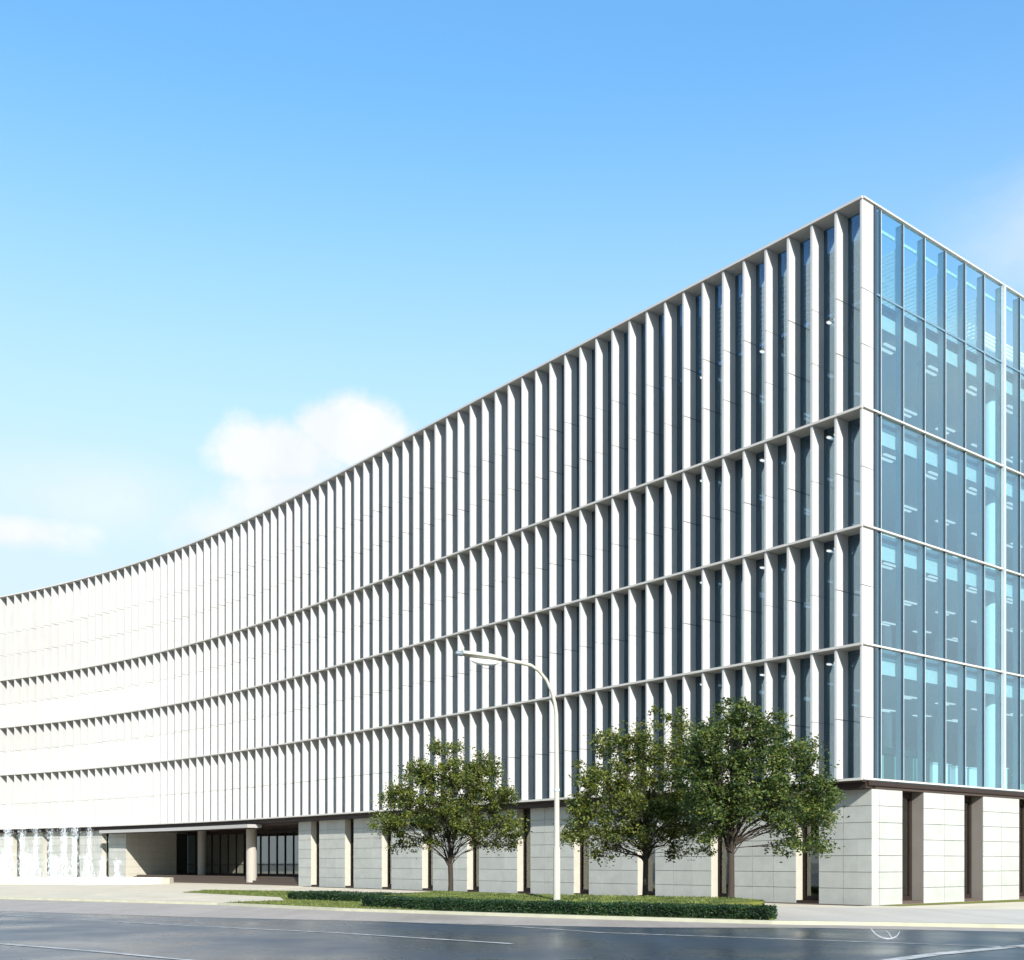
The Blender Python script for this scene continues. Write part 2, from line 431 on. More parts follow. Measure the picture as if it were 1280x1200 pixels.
MB().rbox(.78, 30, -.026, .004, 23.40, 23.475).build('transom', M['mull'], B)
# floors
for k, z in enumerate(SLABS):
    o = -DEPTH - .34
    L = [PL(s, o) for s in [.8 + 3 * q for q in range(33)]]
    Lb = [PL(s, -20) for s in [97 - 3 * q for q in range(26)]]
    poly = [PR(1.1, -.34)] + L[0:] + Lb + [PR(30, -20), PR(30, -.34)]
    mb = MB(); mb.hexa(poly, z - (.44 if k else .30), z - .02); mb.build('floor_slab', M['slab'], B)
    # spandrel band behind the glass, white downstand beam under the ceiling
    if k: MB().rbox(1.0, 30, -.47, -.345, z - .98, z - .45).build('downstand_beam', M['inner'], B)
    if k < 4:
        mb = MB(); mb.hexa(poly, z - .017, z + .0); mb.build('carpet', M['carpet'], B)
    MB().rbox(.95, 30, -.338, -.325, z - (.44 if k else .30), z - .02).build('slab_edge', M['mull' if k < 4 else 'mullcap'], B)
MB().rbox(1.0, 30, -.42, -.35, TOP - .62, TOP - .50).build('parapet_rail', M['whitefurn'], B)
# louvred plant screens behind the roof glass
for j in range(6):
    lo = MB(); r = MR[j] + .02
    for q in range(14):
        z = 23.62 + q * .165
        lo.rbox(r - .03, r + .03, -3.2, -.42, z, z + .105)
    lo.rbox(r - .025, r + .025, -.41, -.36, 23.46, 25.95); lo.rbox(r - .025, r + .025, -3.26, -3.21, 23.46, 25.95)
    lo.build('louvre_screen', M['slat'], B)
lo = MB()
for q in range(15):
    z = 23.62 + q * .185
    lo.rbox(9.6, 30, -2.35, -2.17, z, z + .085)
for r in range(10, 30, 4): lo.rbox(r - .04, r + .04, -2.45, -2.36, 23.46, 26.3)
lo.build('louvre_screen', M['slat'], B)
lo = MB()
for q in range(12):
    z = 23.75 + q * .2
    lo.lbox(.9, 40, -DEPTH - .62, -DEPTH - .50, z, z + .11, step=6)
lo.build('louvre_screen', M['slat'], B)
# partitions
for z0, z1 in zip(SLABS[:-1], SLABS[1:]):
    MB().lbox(28, 28.2, -20, -DEPTH - .4, z0, z1 - .44).build('partition', M['innergrey'], B)
    MB().rbox(30, 30.2, -20, -.34, z0, z1 - .44).build('partition', M['inner'], B)
    MB().lbox(30, 96, -11.2, -11, z0, z1 - .44, step=4).build('partition', M['innergrey'], B)
    MB().rbox(12, 30, -17.2, -17.0, z0, z1 - .44).build('partition', M['innergrey'], B)
    for r, u in ((11.3, -1.1), (20.5, -1.1), (29, -1.1), (11.3, -9), (20.5, -9), (15.5, -9), (25, -9)):
        c = PR(r, u)
        MB().cyl(c, .31, z0, z1 - .44).build('column', M['whitefurn'], B)
# back of the building
bk = MB(); bk.lbox(.0, 96, -30.3, -30, 0, 23.4, step=4); bk.build('rear_wall', M['concrete'], B)
MB().rbox(30.22, 30.5, -28, -.3, 0, TOP - .3).build('end_wall', M['inner'], B)

# --- ground floor: stone piers with slots between
WO = -.72; GH = 4.47; ROWS = 7; RH = GH / ROWS
def stone_l(s0, s1, joints, depth=.44, wo=WO, z0=0.0):
    w = MB(); ed = [s0] + joints + [s1]; g = .0095
    for a, b in zip(ed[:-1], ed[1:]):
        for r in range(ROWS):
            w.lbox(a + (g if a != s0 else 0), b - (g if b != s1 else 0), wo - .03, wo, max(z0, r * RH + g), (r + 1) * RH - g)
    o = w.build('stone_pier', M['stone'], B)
    MB().lbox(s0 + .035, s1 - .035, wo - depth, wo - .034, 0, GH).build('backing', M['mortar'], o)
    for e, sg in ((s0, 1), (s1, -1)):                 # reveals
        a, b = (e, e + .033) if sg > 0 else (e - .033, e)
        MB().lbox(a, b, wo - depth, wo - .032, 0.12, GH).build('reveal', M['jamb'], o)
    return o
def slot_l(s0, s1):
    a = MB(); d0, d1 = WO - .56, WO - .44
    for q in (s0 + .02, s1 - .13): a.lbox(q, q + .11, d0, d1, .12, GH)
    a.lbox(s0 + .02, s1 - .02, d0 + .01, d1 - .01, .12, .30); a.lbox(s0 + .02, s1 - .02, d0 + .01, d1 - .01, GH - .22, GH)
    o = a.build('slot_window', M['brown'], B)
    MB().lbox(s0 + .13, s1 - .13, WO - .51, WO - .495, .29, GH - .2).build('pane', M['darkglass'], o)
    MB().lbox(s0 - .02, s1 + .02, WO - .9, WO - .02, .0, .118).build('sill', M['brown'], o)
slots = [(3.54 - PITCH + 4 * PITCH * k, 3.54 + 4 * PITCH * k) for k in range(24)]
S0P, S1P = 45.9, 72.1                                  # the entrance portal
prev = .02
for a, b in slots:
    if b > SMAX - 2: break
    if a > 46 and b < S1P + 1.0: continue
    if a > S1P and prev < 46:
        # the short pier just right of the portal and the first one left of it
        stone_l(prev, S0P, []); prev = S1P
    js = [a - PITCH, a - 2 * PITCH] if a - prev > 2.5 else [a - PITCH]
    js = sorted(q for q in js if q > prev + .3)
    if prev < .1: js = [.62, a - PITCH]
    stone_l(prev, a, js); slot_l(a, b); prev = b
stone_l(prev, SMAX, [])
# right side
def stone_r(r0, r1, joints, first=False):
    w = MB(); ed = [r0] + joints + [r1]; g = .0095
    for a, b in zip(ed[:-1], ed[1:]):
        for r in range(ROWS):
            w.rbox(a + (g if a != r0 else 0), b - (g if b != r1 else 0), -.09, -.06, r * RH + g, (r + 1) * RH - g)
    o = w.build('stone_pier', M['stone'], B)
    MB().rbox(r0 + .035, r1 - .035, -.6, -.094, 0, GH).build('backing', M['mortar'], o)
    for a, b in ((r0, r0 + .033), (r1 - .033, r1)):
        if first and a == r0: continue
        MB().rbox(a, b, -.6, -.092, .12, GH).build('reveal', M['concrete'], o)
def slot_r(r0, r1):
    a = MB(); d0, d1 = -.72, -.60
    for q in (r0 + .02, r0 + .72, r1 - .13): a.rbox(q, q + .09, d0, d1, .12, GH)
    a.rbox(r0 + .02, r1 - .02, d0 + .01, d1 - .01, .12, .28); a.rbox(r0 + .02, r1 - .02, d0 + .01, d1 - .01, GH - .22, GH)
    o = a.build('slot_window', M['brown'], B)
    MB().rbox(r0 + .1, r1 - .1, -.67, -.655, .29, GH - .2).build('pane', M['darkglass'], o)
    MB().rbox(r0 - .02, r1 + .02, -.95, -.1, 0, .118).build('sill', M['step'], o)
stone_r(.725, 2.80, [1.24], True)
r = 2.80
for j in range(9):
    slot_r(r, r + 1.54); stone_r(r + 1.54, r + 4.62, [r + 3.08]); r += 4.62
    if r > 27: break
# inside the ground floor: floor and rear wall
poly = [PR(1.5, -1.6)] + [PL(s, -2.0) for s in range(2, 96, 4)] + [PL(s, -16) for s in range(94, 20, -4)] + [PR(29, -16), PR(29, -1.6)]
MB().hexa(poly, .0, .10).build('ground_floor', M['step'], B)
MB().lbox(2.5, 44.5, -6.2, -6.0, .1, GH, step=4).build('partition', M['curtain'], B)
MB().rbox(3.0, 29, -5.2, -5.0, .1, GH).build('partition', M['curtain'], B)
# bronze fascia and soffit between stone and fins
MB().lbox(-.0, SMAX, -.95, -.30, GH + .003, LV[0] - LT - .003).build('fascia', M['brown'], B)
MB().lbox(-.03, SMAX, -.29, -.06, LV[0] - LT - .055, LV[0] - LT - .002).build('soffit', M['soffit'], B)
MB().rbox(.40, 30, -.9, .02, GH + .12, LV[0] - LT - .003).build('fascia', M['brown'], B)
MB().rbox(.72, 30, -.88, -.05, GH + .003, GH + .117).build('fascia', M['soffit'], B)

# --- entrance portal
PDEP = -6.9
pw = MB()
for a in range(4):
    for r in range(ROWS):
        d1 = WO - .0 - a * 1.28; pw.lbox(S1P - .035, S1P, max(PDEP, d1 - 1.27), d1, r * RH + .006, (r + 1) * RH - .006)
pw.build('portal_wall', M['jamb'], B)
MB().lbox(S1P + .0, S1P + .2, PDEP, WO - .5, 0, GH).build('portal_wall', M['concrete'], B)
dp = MB(); dp.lbox(S1P - .09, S1P - .04, PDEP + .05, -5.75, .62, 4.2); dp.build('door_leaf', M['darkcurtain'], B)
MB().lbox(S0P, S0P + .2, PDEP, WO - .46, 0, GH).build('portal_wall', M['concrete'], B)
MB().lbox(S0P + .2, S1P - .1, PDEP, WO - 1.0, .46, .58, step=2).build('landing', M['step'], B)
for q in range(3):
    MB().lbox(S0P + .2, S1P - .1, PDEP, WO - .1 - .3 * q, .15 * q + .003, .15 * q + .15, step=2).build('step', M['step'], B)
MB().lbox(S0P + .2, S1P, PDEP, WO - .03, GH - .14, GH - .0, step=2).build('portal_ceiling', M['soffit'], B)
npan = 22; ww = (S1P - .2 - S0P - .3) / npan
for q in range(npan):
    a = S0P + .3 + q * ww; b = a + ww
    f = MB(); f.lbox(a, a + .07, PDEP - .02, PDEP + .12, .58, GH - .14); f.lbox(a + .07, b, PDEP, PDEP + .10, .58, .72)
    f.lbox(a + .07, b, PDEP, PDEP + .10, GH - .42, GH - .14); f.lbox(a + .07, b, PDEP + .01, PDEP + .09, 1.42, 1.49)
    o = f.build('glazed_door', M['brown'], B)
    MB().lbox(a + .07, b, PDEP + .035, PDEP + .05, .72, GH - .42).build('pane', M['darkglass'], o)
MB().lbox(S0P + .3, S0P + 13, PDEP - 1.6, PDEP - 1.5, .58, GH - .2, step=2).build('lobby_blind', M['curtain'], B)
MB().lbox(S0P + 13, S1P - .2, PDEP - 1.6, PDEP - 1.5, .58, GH - .2, step=2).build('lobby_wall', M['dark'], B)
for px, off in ((314.5, -1.25), (252.5, -4.6)):
    s = s_of(px, off); MB().cyl(PL(s, off), .40 if off > -2 else .36, 0, GH - .14, 32).build('portal_column', M['column'], B)
ca, cb = s_of(309, .5), s_of(124, .5)
cn = MB().lbox(ca, cb, WO + .05, .5, 4.17, 4.42, step=1.5).build('canopy', M['canopy'], B)
MB().lbox(ca + .4, cb - .4, WO + .2, .3, 4.13, 4.168, step=1.5).build('canopy_soffit', M['soffit'], cn)

# ------------------------------------------------------------------ ceiling lights (things hanging from the ceilings)
proto = None
floors = ['first', 'second', 'third', 'top']
for k, z in enumerate(SLABS[1:]):
    for i in range(3):
        for j in range(7):
            r, u = 4.52 - 3.36 + 3.36 * j, -(1.8 + 3.3 * i)
            if i == 0 and j == 0: pass
            c = PR(r, u)
            if proto is None:
                proto = bpy.data.objects.new('ceiling_light', None); COL.objects.link(proto); proto.location = (0, 0, 0)
                for d in (-.17, .17):
                    mb = MB(); a, b = -.55, .55
                    q = [(DR[0] * e + NR[0] * (d + w), DR[1] * e + NR[1] * (d + w)) for e, w in ((a, -.06), (b, -.06), (b, .06), (a, .06))]
                    mb.hexa(q, -.05, 0.0); mb.build('light_tube', M['lamp'], proto)
                    q = [(DR[0] * e + NR[0] * (d + w), DR[1] * e + NR[1] * (d + w)) for e, w in ((a - .02, -.075), (b + .02, -.075), (b + .02, .075), (a - .02, .075))]
                    mb = MB(); mb.hexa(q, .001, .028); mb.build('light_tray', M['alu'], proto)
                o = proto
            else:
                o = proto.copy(); COL.objects.link(o)
                for ch in list(proto.children):
                    c2 = ch.copy(); COL.objects.link(c2); c2.parent = o
            o.location = (c[0], c[1], z - .44 - .03)
            tag(o, 'white twin strip light on the ceiling of the %s office floor behind the glass' % floors[k], 'ceiling light', 'strip lights on the %s floor ceiling' % floors[k])

# furniture behind the lowest glass
FZ = 4.842
def cabinet(r0, r1, u0, u1, h, panels, label):
    c = PR((r0 + r1) / 2, (u0 + u1) / 2)
    t = thing('display_cabinet', (c[0], c[1], FZ), label, 'cabinet', 'green cabinets behind the glass')
    MB().rbox(r0, r1, u0, u1, FZ, FZ + h - .26).build('body', M['greenbody'], t)
    MB().rbox(r0 - .12, r1 + .12, u0 - .12, u1 + .12, FZ + h - .255, FZ + h).build('top', M['greenbody'], t)
    w = (r1 - r0) / panels
    for q in range(panels):
        MB().rbox(r0 + q * w + .15, r0 + (q + 1) * w - .50, u1 + .003, u1 + .03, FZ + .05, FZ + h - .32).build('door_panel', M['greenpanel'], t)
cabinet(1.3, 5.6, -1.7, -.55, 1.35, 3, 'long dark green cabinet with pale green doors in the corner of the glass floor')
cabinet(13.2, 16.5, -2.2, -1.0, .75, 2, 'low dark green cabinet beside the white desk behind the lowest glass')
def desk(r0, r1, u0, u1, h, label):
    c = PR((r0 + r1) / 2, (u0 + u1) / 2)
    t = thing('counter', (c[0], c[1], FZ), label, 'counter', 'white counters behind the glass')
    MB().rbox(r0, r1, u0, u1, FZ, FZ + h - .05).build('body', M['whitefurn'], t)
    MB().rbox(r0 - .04, r1 + .04, u0 - .05, u1 + .05, FZ + h - .045, FZ + h).build('worktop', M['whitefurn'], t)
desk(6.4, 7.8, -1.6, -.9, 1.0, 'white counter just right of the long green cabinet behind the glass')
desk(8.2, 10.2, -1.6, -.9, .95, 'white counter beside the round column behind the lowest glass')
desk(11.2, 12.8, -1.7, -1.0, 1.1, 'white counter right of the round column next to the low green cabinet')

# ------------------------------------------------------------------ trees
def leaf(mb, c, size, rnd):
    a = Vector((rnd.gauss(0, 1), rnd.gauss(0, 1), rnd.gauss(0, .7))).normalized()
    n = Vector((rnd.gauss(0, 1), rnd.gauss(0, 1), rnd.gauss(.5, .8))).normalized()
    b = n.cross(a)
    if b.length < .1: return
    b.normalize(); L, W = size, size * .48
    k = len(mb.v)
    dz = n * (L * .12)
    for p in (c - a * (L * .5), c + b * (W * .5) + dz, c + a * (L * .5), c - b * (W * .5) + dz): mb.v.append(tuple(p))
    mb.f.append([k, k + 1, k + 2, k + 3])
def tree(base, H, fork, lobes, nleaf, seed, label, tr=.125):
    rnd = random.Random(seed)
    t = thing('street_tree', base, label, 'tree', 'trees along the hedge')
    bx, by, bz = base
    top = Vector((bx + rnd.uniform(-.04, .04), by, bz + fork))
    tk = MB()
    tk.tube([(bx, by, bz - .05), (bx, by, bz + .12), (bx + .02, by, bz + fork * .5), tuple(top)], [tr * 1.45, tr * 1.08, tr * .95, tr * .92], 12)
    leaves = MB()
    clumps = []
    # each lobe: centre (dx, dy, z) and radii; limbs reach each, twigs and clumps of leaves fill it
    for (dx, dy, cz, rx, rz) in lobes:
        lc = Vector((bx + dx, by + dy, bz + cz))
        st = top + Vector((0, 0, rnd.uniform(-.25, .1)))
        n = 6; pts = []; rad = []
        hv = lc - st
        thin = 1.0 if rnd.random() < .22 else .34
        for q in range(n + 1):
            f = q / n
            p = st + Vector((hv.x * (f ** 1.45), hv.y * (f ** 1.45), hv.z * (f ** .8)))
            p += Vector((rnd.gauss(0, .05), rnd.gauss(0, .05), rnd.gauss(0, .03))) * (1 if 0 < q else 0)
            pts.append(tuple(p)); rad.append(tr * (.46 - .40 * f) * thin)
        tk.tube(pts, rad, 7)
        vol = rx * rx * rz
        ncl = max(6, int(vol * 34))
        for _ in range(ncl):
            while True:
                v = Vector((rnd.uniform(-1, 1), rnd.uniform(-1, 1), rnd.uniform(-1, 1)))
                if .30 < v.length < 1: break
            v = v * (.72 + .28 * v.length) if v.length < .75 else v
            wob = 1 + .28 * mnoise.noise(v * 2.1 + Vector((seed, dx * 3, cz)))
            c = lc + Vector((v.x * rx, v.y * rx, v.z * rz)) * wob
            clumps.append(c)
            if rnd.random() < .42:
                qb = Vector(pts[rnd.randint(2, n)])
                mid = (qb + c) * .5 + Vector((rnd.gauss(0, .07), rnd.gauss(0, .07), rnd.uniform(-.02, .12)))
                tk.tube([tuple(qb), tuple(mid), tuple(c)], [tr * .13, tr * .085, tr * .03], 5, cap=False)
    per = nleaf / len(clumps)
    for c in clumps:
        rr = rnd.uniform(.12, .27)
        for _ in range(int(per * rnd.uniform(.5, 1.5))):
            d = Vector((rnd.gauss(0, 1), rnd.gauss(0, 1), rnd.gauss(-.15, .75))) * rr * .75
            leaf(leaves, c + d, rnd.uniform(.085, .155), rnd)
    o = tk.build('trunk', M['bark'], t)
    leaves.build('crown', M['leaf_green' if seed == 37 else 'leaf'], t, recalc=False)
    return t
def lobes_from(base, rows, sd):
    """rows of silhouette measured on the photograph: (height, left, right) in metres from the trunk -> lobes filling that outline"""
    rnd = random.Random(sd); out = []
    for z, l, r, rz in rows:
        w = r - l; n = max(1, int(round(w / 1.15)))
        for q in range(n):
            c = l + w * (q + .5) / n
            rx = w / n * .62
            half = w * .42
            for dy in ((-.55, .55) if n > 2 else (0.0,)):
                d = dy * half * math.sqrt(max(.08, 1 - ((c - (l + r) / 2) / (w / 2)) ** 2)) + rnd.gauss(0, .12)
                out.append((c + rnd.gauss(0, .06), d, z + rnd.gauss(0, .12), max(rx, .42), rz))
            if n > 2: out.append((c + rnd.gauss(0, .1), rnd.gauss(0, .2), z + rnd.gauss(0, .15), max(rx, .45), rz))
    return out
def px_rows(base, Z, rows):
    m = Z / F
    bx = 640 + F * base[0] / Z
    return [((HZ - y) * m + EYE - base[2], (xl - bx) * m, (xr - bx) * m, rz) for y, xl, xr, rz in rows]
def tree_at(px, Z, rows, fork_y, nleaf, seed, label, tr):
    b = ((px - 640) * Z / F, Z, 0.0)
    R = px_rows(b, Z, rows)
    fork = (HZ - fork_y) * Z / F + EYE
    return tree(b, 0, fork, lobes_from(b, R, seed), nleaf, seed, label, tr)
tree_at(563, 46.5, [(936, 533, 588, .50), (966, 507, 626, .62), (1000, 486, 640, .62), (1032, 472, 648, .55), (1058, 486, 548, .36), (1055, 592, 642, .34)], 1080, 32000, 11,
        'olive green round-crowned street tree standing alone left of the lamp post', .108)
tree_at(806, 41.5, [(902, 812, 862, .5), (936, 744, 862, .62), (970, 722, 876, .62), (1004, 712, 882, .60), (1038, 706, 888, .5), (1058, 728, 786, .34), (1060, 830, 886, .34)], 1072, 32000, 23,
        'olive green street tree right of the lamp post, crown merging with the tallest tree', .105)
tree_at(913, 36.6, [(884, 884, 950, .48), (914, 862, 985, .58), (948, 858, 1012, .60), (982, 862, 1036, .62), (1016, 862, 1042, .58), (1046, 872, 900, .34), (1050, 968, 1034, .38), (1028, 1000, 1044, .3)], 1066, 36000, 37,
        'tallest dark green street tree in front of the stone corner of the building', .118)

# ------------------------------------------------------------------ hedges
def hedge(path, wid, h, nleaf, seed, label):
    rnd = random.Random(seed); P = [Vector(p) for p in path]
    mid = P[len(P) // 2]
    t = thing('hedge', (mid[0], mid[1], 0), label, 'hedge', 'clipped hedges along the kerb')
    back = ribbon(P, wid)
    inP = ribbon(P, .06); inB = ribbon(P, wid - .06)
    c = MB()
    poly = [tuple(p) for p in inP] + [tuple(p) for p in inB[::-1]]
    c.hexa(poly, 0, h - .05); c.build('twigs', M['hedgecore'], t)
    lv = MB()
    seg = [(P[i + 1] - P[i]).length for i in range(len(P) - 1)]; tot = sum(seg)
    for _ in range(nleaf):
        d = rnd.uniform(0, tot); i = 0
        while i < len(seg) - 1 and d > seg[i]: d -= seg[i]; i += 1
        f = d / seg[i]; a = P[i].lerp(P[i + 1], f); b = back[i].lerp(back[i + 1], f)
        q = rnd.random()
        bump = .045 * mnoise.noise(Vector((a.x * 1.3, a.y * 1.3, seed))) + .02 * mnoise.noise(Vector((a.x * 5, a.y * 5, seed)))
        if q < .48: w, z = rnd.random(), h + bump + rnd.gauss(0, .022)
        elif q < .88: w, z = rnd.gauss(.0, .025) / wid * 1.2, rnd.uniform(.0, h + bump)
        else: w, z = 1 + rnd.gauss(0, .03) / wid, rnd.uniform(.05, h)
        p = a.lerp(b, w); leaf(lv, Vector((p.x, p.y, z)), rnd.uniform(.05, .095), rnd)
    for e in (0, -1):
        for _ in range(int(nleaf * .03)):
            p = P[e].lerp(back[e], rnd.random()); leaf(lv, Vector((p.x + rnd.gauss(0, .02), p.y + rnd.gauss(0, .02), rnd.uniform(0, h + .02))), rnd.uniform(.05, .095), rnd)
    lv.build('foliage', M['hedge'], t, recalc=False)
h2 = [at(452, 1133.5), at(500, 1136.5), at(560, 1139.5), at(720, 1144.2), at(860, 1148), at(966, 1151)]
h2 = [tuple(Vector(p) + Vector((-.05, .42))) for p in h2]
bf = [tuple(p) for p in ribbon(h2, .55)]; bm_ = [tuple(p) for p in ribbon(h2, 3.4)]; bb = [tuple(p) for p in ribbon(h2, 5.4)]  # added bank: its olive colour imitates the sunlit top of the hedge
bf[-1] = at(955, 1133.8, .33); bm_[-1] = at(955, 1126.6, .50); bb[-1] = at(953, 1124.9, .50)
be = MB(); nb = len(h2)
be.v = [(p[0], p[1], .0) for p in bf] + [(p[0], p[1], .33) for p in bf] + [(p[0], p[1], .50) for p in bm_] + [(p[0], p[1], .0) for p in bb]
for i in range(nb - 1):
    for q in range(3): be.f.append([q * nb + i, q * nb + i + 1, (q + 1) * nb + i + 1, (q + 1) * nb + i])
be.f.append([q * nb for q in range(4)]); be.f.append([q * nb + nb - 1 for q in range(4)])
tag(be.build('sunlit_top_bank', M['lawn']), kind='structure')
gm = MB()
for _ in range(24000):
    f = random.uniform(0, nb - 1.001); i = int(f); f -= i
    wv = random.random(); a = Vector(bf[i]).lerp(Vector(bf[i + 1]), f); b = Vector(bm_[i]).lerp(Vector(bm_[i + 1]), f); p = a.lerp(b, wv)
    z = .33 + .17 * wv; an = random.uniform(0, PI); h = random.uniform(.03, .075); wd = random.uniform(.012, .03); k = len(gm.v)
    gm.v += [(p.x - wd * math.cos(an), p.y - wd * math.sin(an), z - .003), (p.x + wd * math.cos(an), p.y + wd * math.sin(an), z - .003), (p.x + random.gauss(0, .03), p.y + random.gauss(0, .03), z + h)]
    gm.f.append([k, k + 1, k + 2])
tag(gm.build('sunlit_top_grass', M['grass'], recalc=False), 'bright olive grass on an added bank, standing in for the sunlit top of the long hedge', 'grass', kind='stuff')
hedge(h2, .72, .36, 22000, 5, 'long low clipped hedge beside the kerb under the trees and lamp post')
h1 = [at(359, 1124.3), at(420, 1126.5), at(520, 1129.5), at(600, 1132)]
hedge(h1, 1.5, .34, 9000, 9, 'shorter low hedge at the left end, set farther back on the lawn')

# ------------------------------------------------------------------ street lamp
LZ = 38.0; LX = (696 - 640) * LZ / F
t = thing('street_lamp', (LX, LZ, 0), 'tall cream street lamp with a curved arm reaching over the hedge', 'street lamp')
MB().cyl((LX, LZ), .125, .0, 2.15, 20, .118).build('pole_base', M['cream'], t)
MB().cyl((LX, LZ), .2, .0, .05, 20, .2).build('base_plate', M['alu'], t)
ad = Vector((-.86, -.51)).normalized()
def lp(f, z): return (LX + ad[0] * f, LZ + ad[1] * f, z)
MB().tube([(LX, LZ, 2.1), (LX, LZ, 4.5), lp(0.02, 6.6)], [.098, .082, .066], 16).build('pole', M['cream'], t)
pts = [lp(.02, 6.58), lp(.08, 6.95), lp(.20, 7.32), lp(.42, 7.70), lp(.72, 7.98), lp(1.02, 8.12), lp(1.4, 8.17), lp(1.75, 8.19), lp(2.05, 8.215)]
MB().tube(pts, [.066, .062, .058, .055, .055, .06, .066, .066, .075], 12).build('arm', M['cream'], t)
MB().cyl((LX, LZ), .104, 4.02, 4.10, 16).build('collar', M['alu'], t)
hd = MB(); ring = []
sec = [(1.95, .085, .075), (2.2, .15, .11), (2.6, .20, .135), (3.2, .20, .13), (3.6, .16, .105)]
for f, wv, hv in sec:
    c = Vector(lp(f, 8.205 + .035 * (f - 1.95))); sd = Vector((-ad[1], ad[0], 0))
    ring.append([tuple(c + sd * (wv * math.cos(2 * PI * q / 14)) + Vector((0, 0, hv * (math.sin(2 * PI * q / 14) * (1 if math.sin(2 * PI * q / 14) > 0 else .45))))) for q in range(14)])
for rg in ring: hd.v += rg
for i in range(len(ring) - 1):
    for q in range(14):
        n = (q + 1) % 14; hd.f.append([i * 14 + q, i * 14 + n, (i + 1) * 14 + n, (i + 1) * 14 + q])
hd.f.append(list(range(13, -1, -1))); hd.f.append([(len(ring) - 1) * 14 + q for q in range(14)]); hd.sm = True
head = hd.build('lamp_head', M['cream'], t)
bw = MB(); NR_, NC_ = 6, 18
cb_ = Vector(lp(2.75, 8.18))
for i in range(NR_ + 1):
    a = i / NR_ * PI / 2
    for q in range(NC_):
        e = 2 * PI * q / NC_
        p = cb_ + Vector((ad[0], ad[1], 0)) * (.55 * math.cos(a) * math.cos(e)) + Vector((-ad[1], ad[0], 0)) * (.15 * math.cos(a) * math.sin(e)) - Vector((0, 0, .17 * math.sin(a) + .045))
        bw.v.append(tuple(p))
for i in range(NR_):
    for q in range(NC_):
        n = (q + 1) % NC_; bw.f.append([i * NC_ + q, i * NC_ + n, (i + 1) * NC_ + n, (i + 1) * NC_ + q])
bw.f.append(list(range(NC_))); bw.sm = True
bw.build('lamp_bowl', M['lampglass'], t)
MB().tube([lp(3.58, 8.262), lp(3.74, 8.268), lp(3.80, 8.27)], [.085, .08, .05], 12).build('end_cap', M['lampcap'], t)

# ------------------------------------------------------------------ fountain
fb = [at(-150, 1105.6), at(0, 1106.2), at(110, 1106.0), at(172, 1105.0), at(190, 1103.2)]
fc = at(100, 1104)
ft = thing('fountain', (fc[0], fc[1], 0), 'low cream stone fountain basin throwing white water jets in front of the building', 'fountain')
def capsule(x0, x1, y0, y1, n=10):
    r = (y1 - y0) / 2; cy = (y0 + y1) / 2
    return [(x1 - r + r * math.cos(a), cy + r * math.sin(a)) for a in [(-PI / 2 + PI * i / n) for i in range(n + 1)]] + \
           [(x0 + r + r * math.cos(a), cy + r * math.sin(a)) for a in [(PI / 2 + PI * i / n) for i in range(n + 1)]]
def rot(pl, c, a):
    return [(c[0] + (p[0] - c[0]) * math.cos(a) - (p[1] - c[1]) * math.sin(a), c[1] + (p[0] - c[0]) * math.sin(a) + (p[1] - c[1]) * math.cos(a)) for p in pl]
FA = math.radians(-9)
FC0 = at(95, 1105.5)
outer = rot(capsule(FC0[0] - 12.5, FC0[0] + 5.9, FC0[1], FC0[1] + 6.5), FC0, FA)
inn = rot(capsule(FC0[0] - 12.1, FC0[0] + 5.5, FC0[1] + .4, FC0[1] + 6.1), FC0, FA)
rim = MB(); n = len(outer)
for z in (0, .46):
    rim.v += [(p[0], p[1], z) for p in outer] + [(p[0], p[1], z) for p in inn]
for i in range(n):
    j = (i + 1) % n
    rim.f += [[i, j, 2 * n + j, 2 * n + i], [n + j, n + i, 3 * n + i, 3 * n + j], [2 * n + i, 2 * n + j, 3 * n + j, 3 * n + i]]
rim.build('basin_wall', M['basin'], ft)
MB().hexa(rot(capsule(FC0[0] - 12.11, FC0[0] + 5.51, FC0[1] + .39, FC0[1] + 6.11), FC0, FA), .02, .34).build('basin_water', M['basinwater'], ft)
def jet(px, topy, base_w, seed, n):
    rnd = random.Random(seed); Z = FC0[1] + 3.2
    x = (px - 640) * Z / F; z1 = (HZ - topy) * Z / F + EYE
    mb = MB()
    for _ in range(n):
        f = rnd.random() ** .8
        z = .36 + (z1 - .36) * f * (1 + .12 * math.sin(seed * 1.7 + _ * .01))
        w = base_w * (.06 + .42 * (1 - f) ** 2.2 + .30 * f ** 4 + .10 * f * f)
        c = Vector((x + rnd.gauss(0, w), Z + rnd.gauss(0, w), z + rnd.gauss(0, .1)))
        s = rnd.uniform(.008, .024) * (1.2 - .5 * f); h = s * rnd.uniform(2, 8); k = len(mb.v)
        mb.v += [tuple(c + Vector(q)) for q in ((s, 0, 0), (0, s, 0), (-s, 0, 0), (0, -s, 0), (0, 0, h), (0, 0, -h))]
        mb.f += [[k, k + 1, k + 4], [k + 1, k + 2, k + 4], [k + 2, k + 3, k + 4], [k + 3, k, k + 4], [k + 1, k, k + 5], [k + 2, k + 1, k + 5], [k + 3, k + 2, k + 5], [k, k + 3, k + 5]]
    mb.build('water_jet', M['water'], ft, recalc=False)['kind'] = 'stuff'
for q, (px, ty, w, n) in enumerate([(-14, 1012, .9, 1500), (10, 1012, .8, 1900), (27, 1022, .6, 1300), (45, 1028, .5, 900), (62, 1030, .5, 900), (80, 1024, .55, 1500), (94, 1022, .6, 1500),
                                   (112, 1026, .4, 900), (128, 1070, .5, 600), (146, 1074, .45, 500), (108, 1068, .6, 600), (36, 1066, .9, 1100), (70, 1070, .8, 900), (5, 1064, .9, 1100)]):
    jet(px, ty, w, 100 + q, int(n * .7))

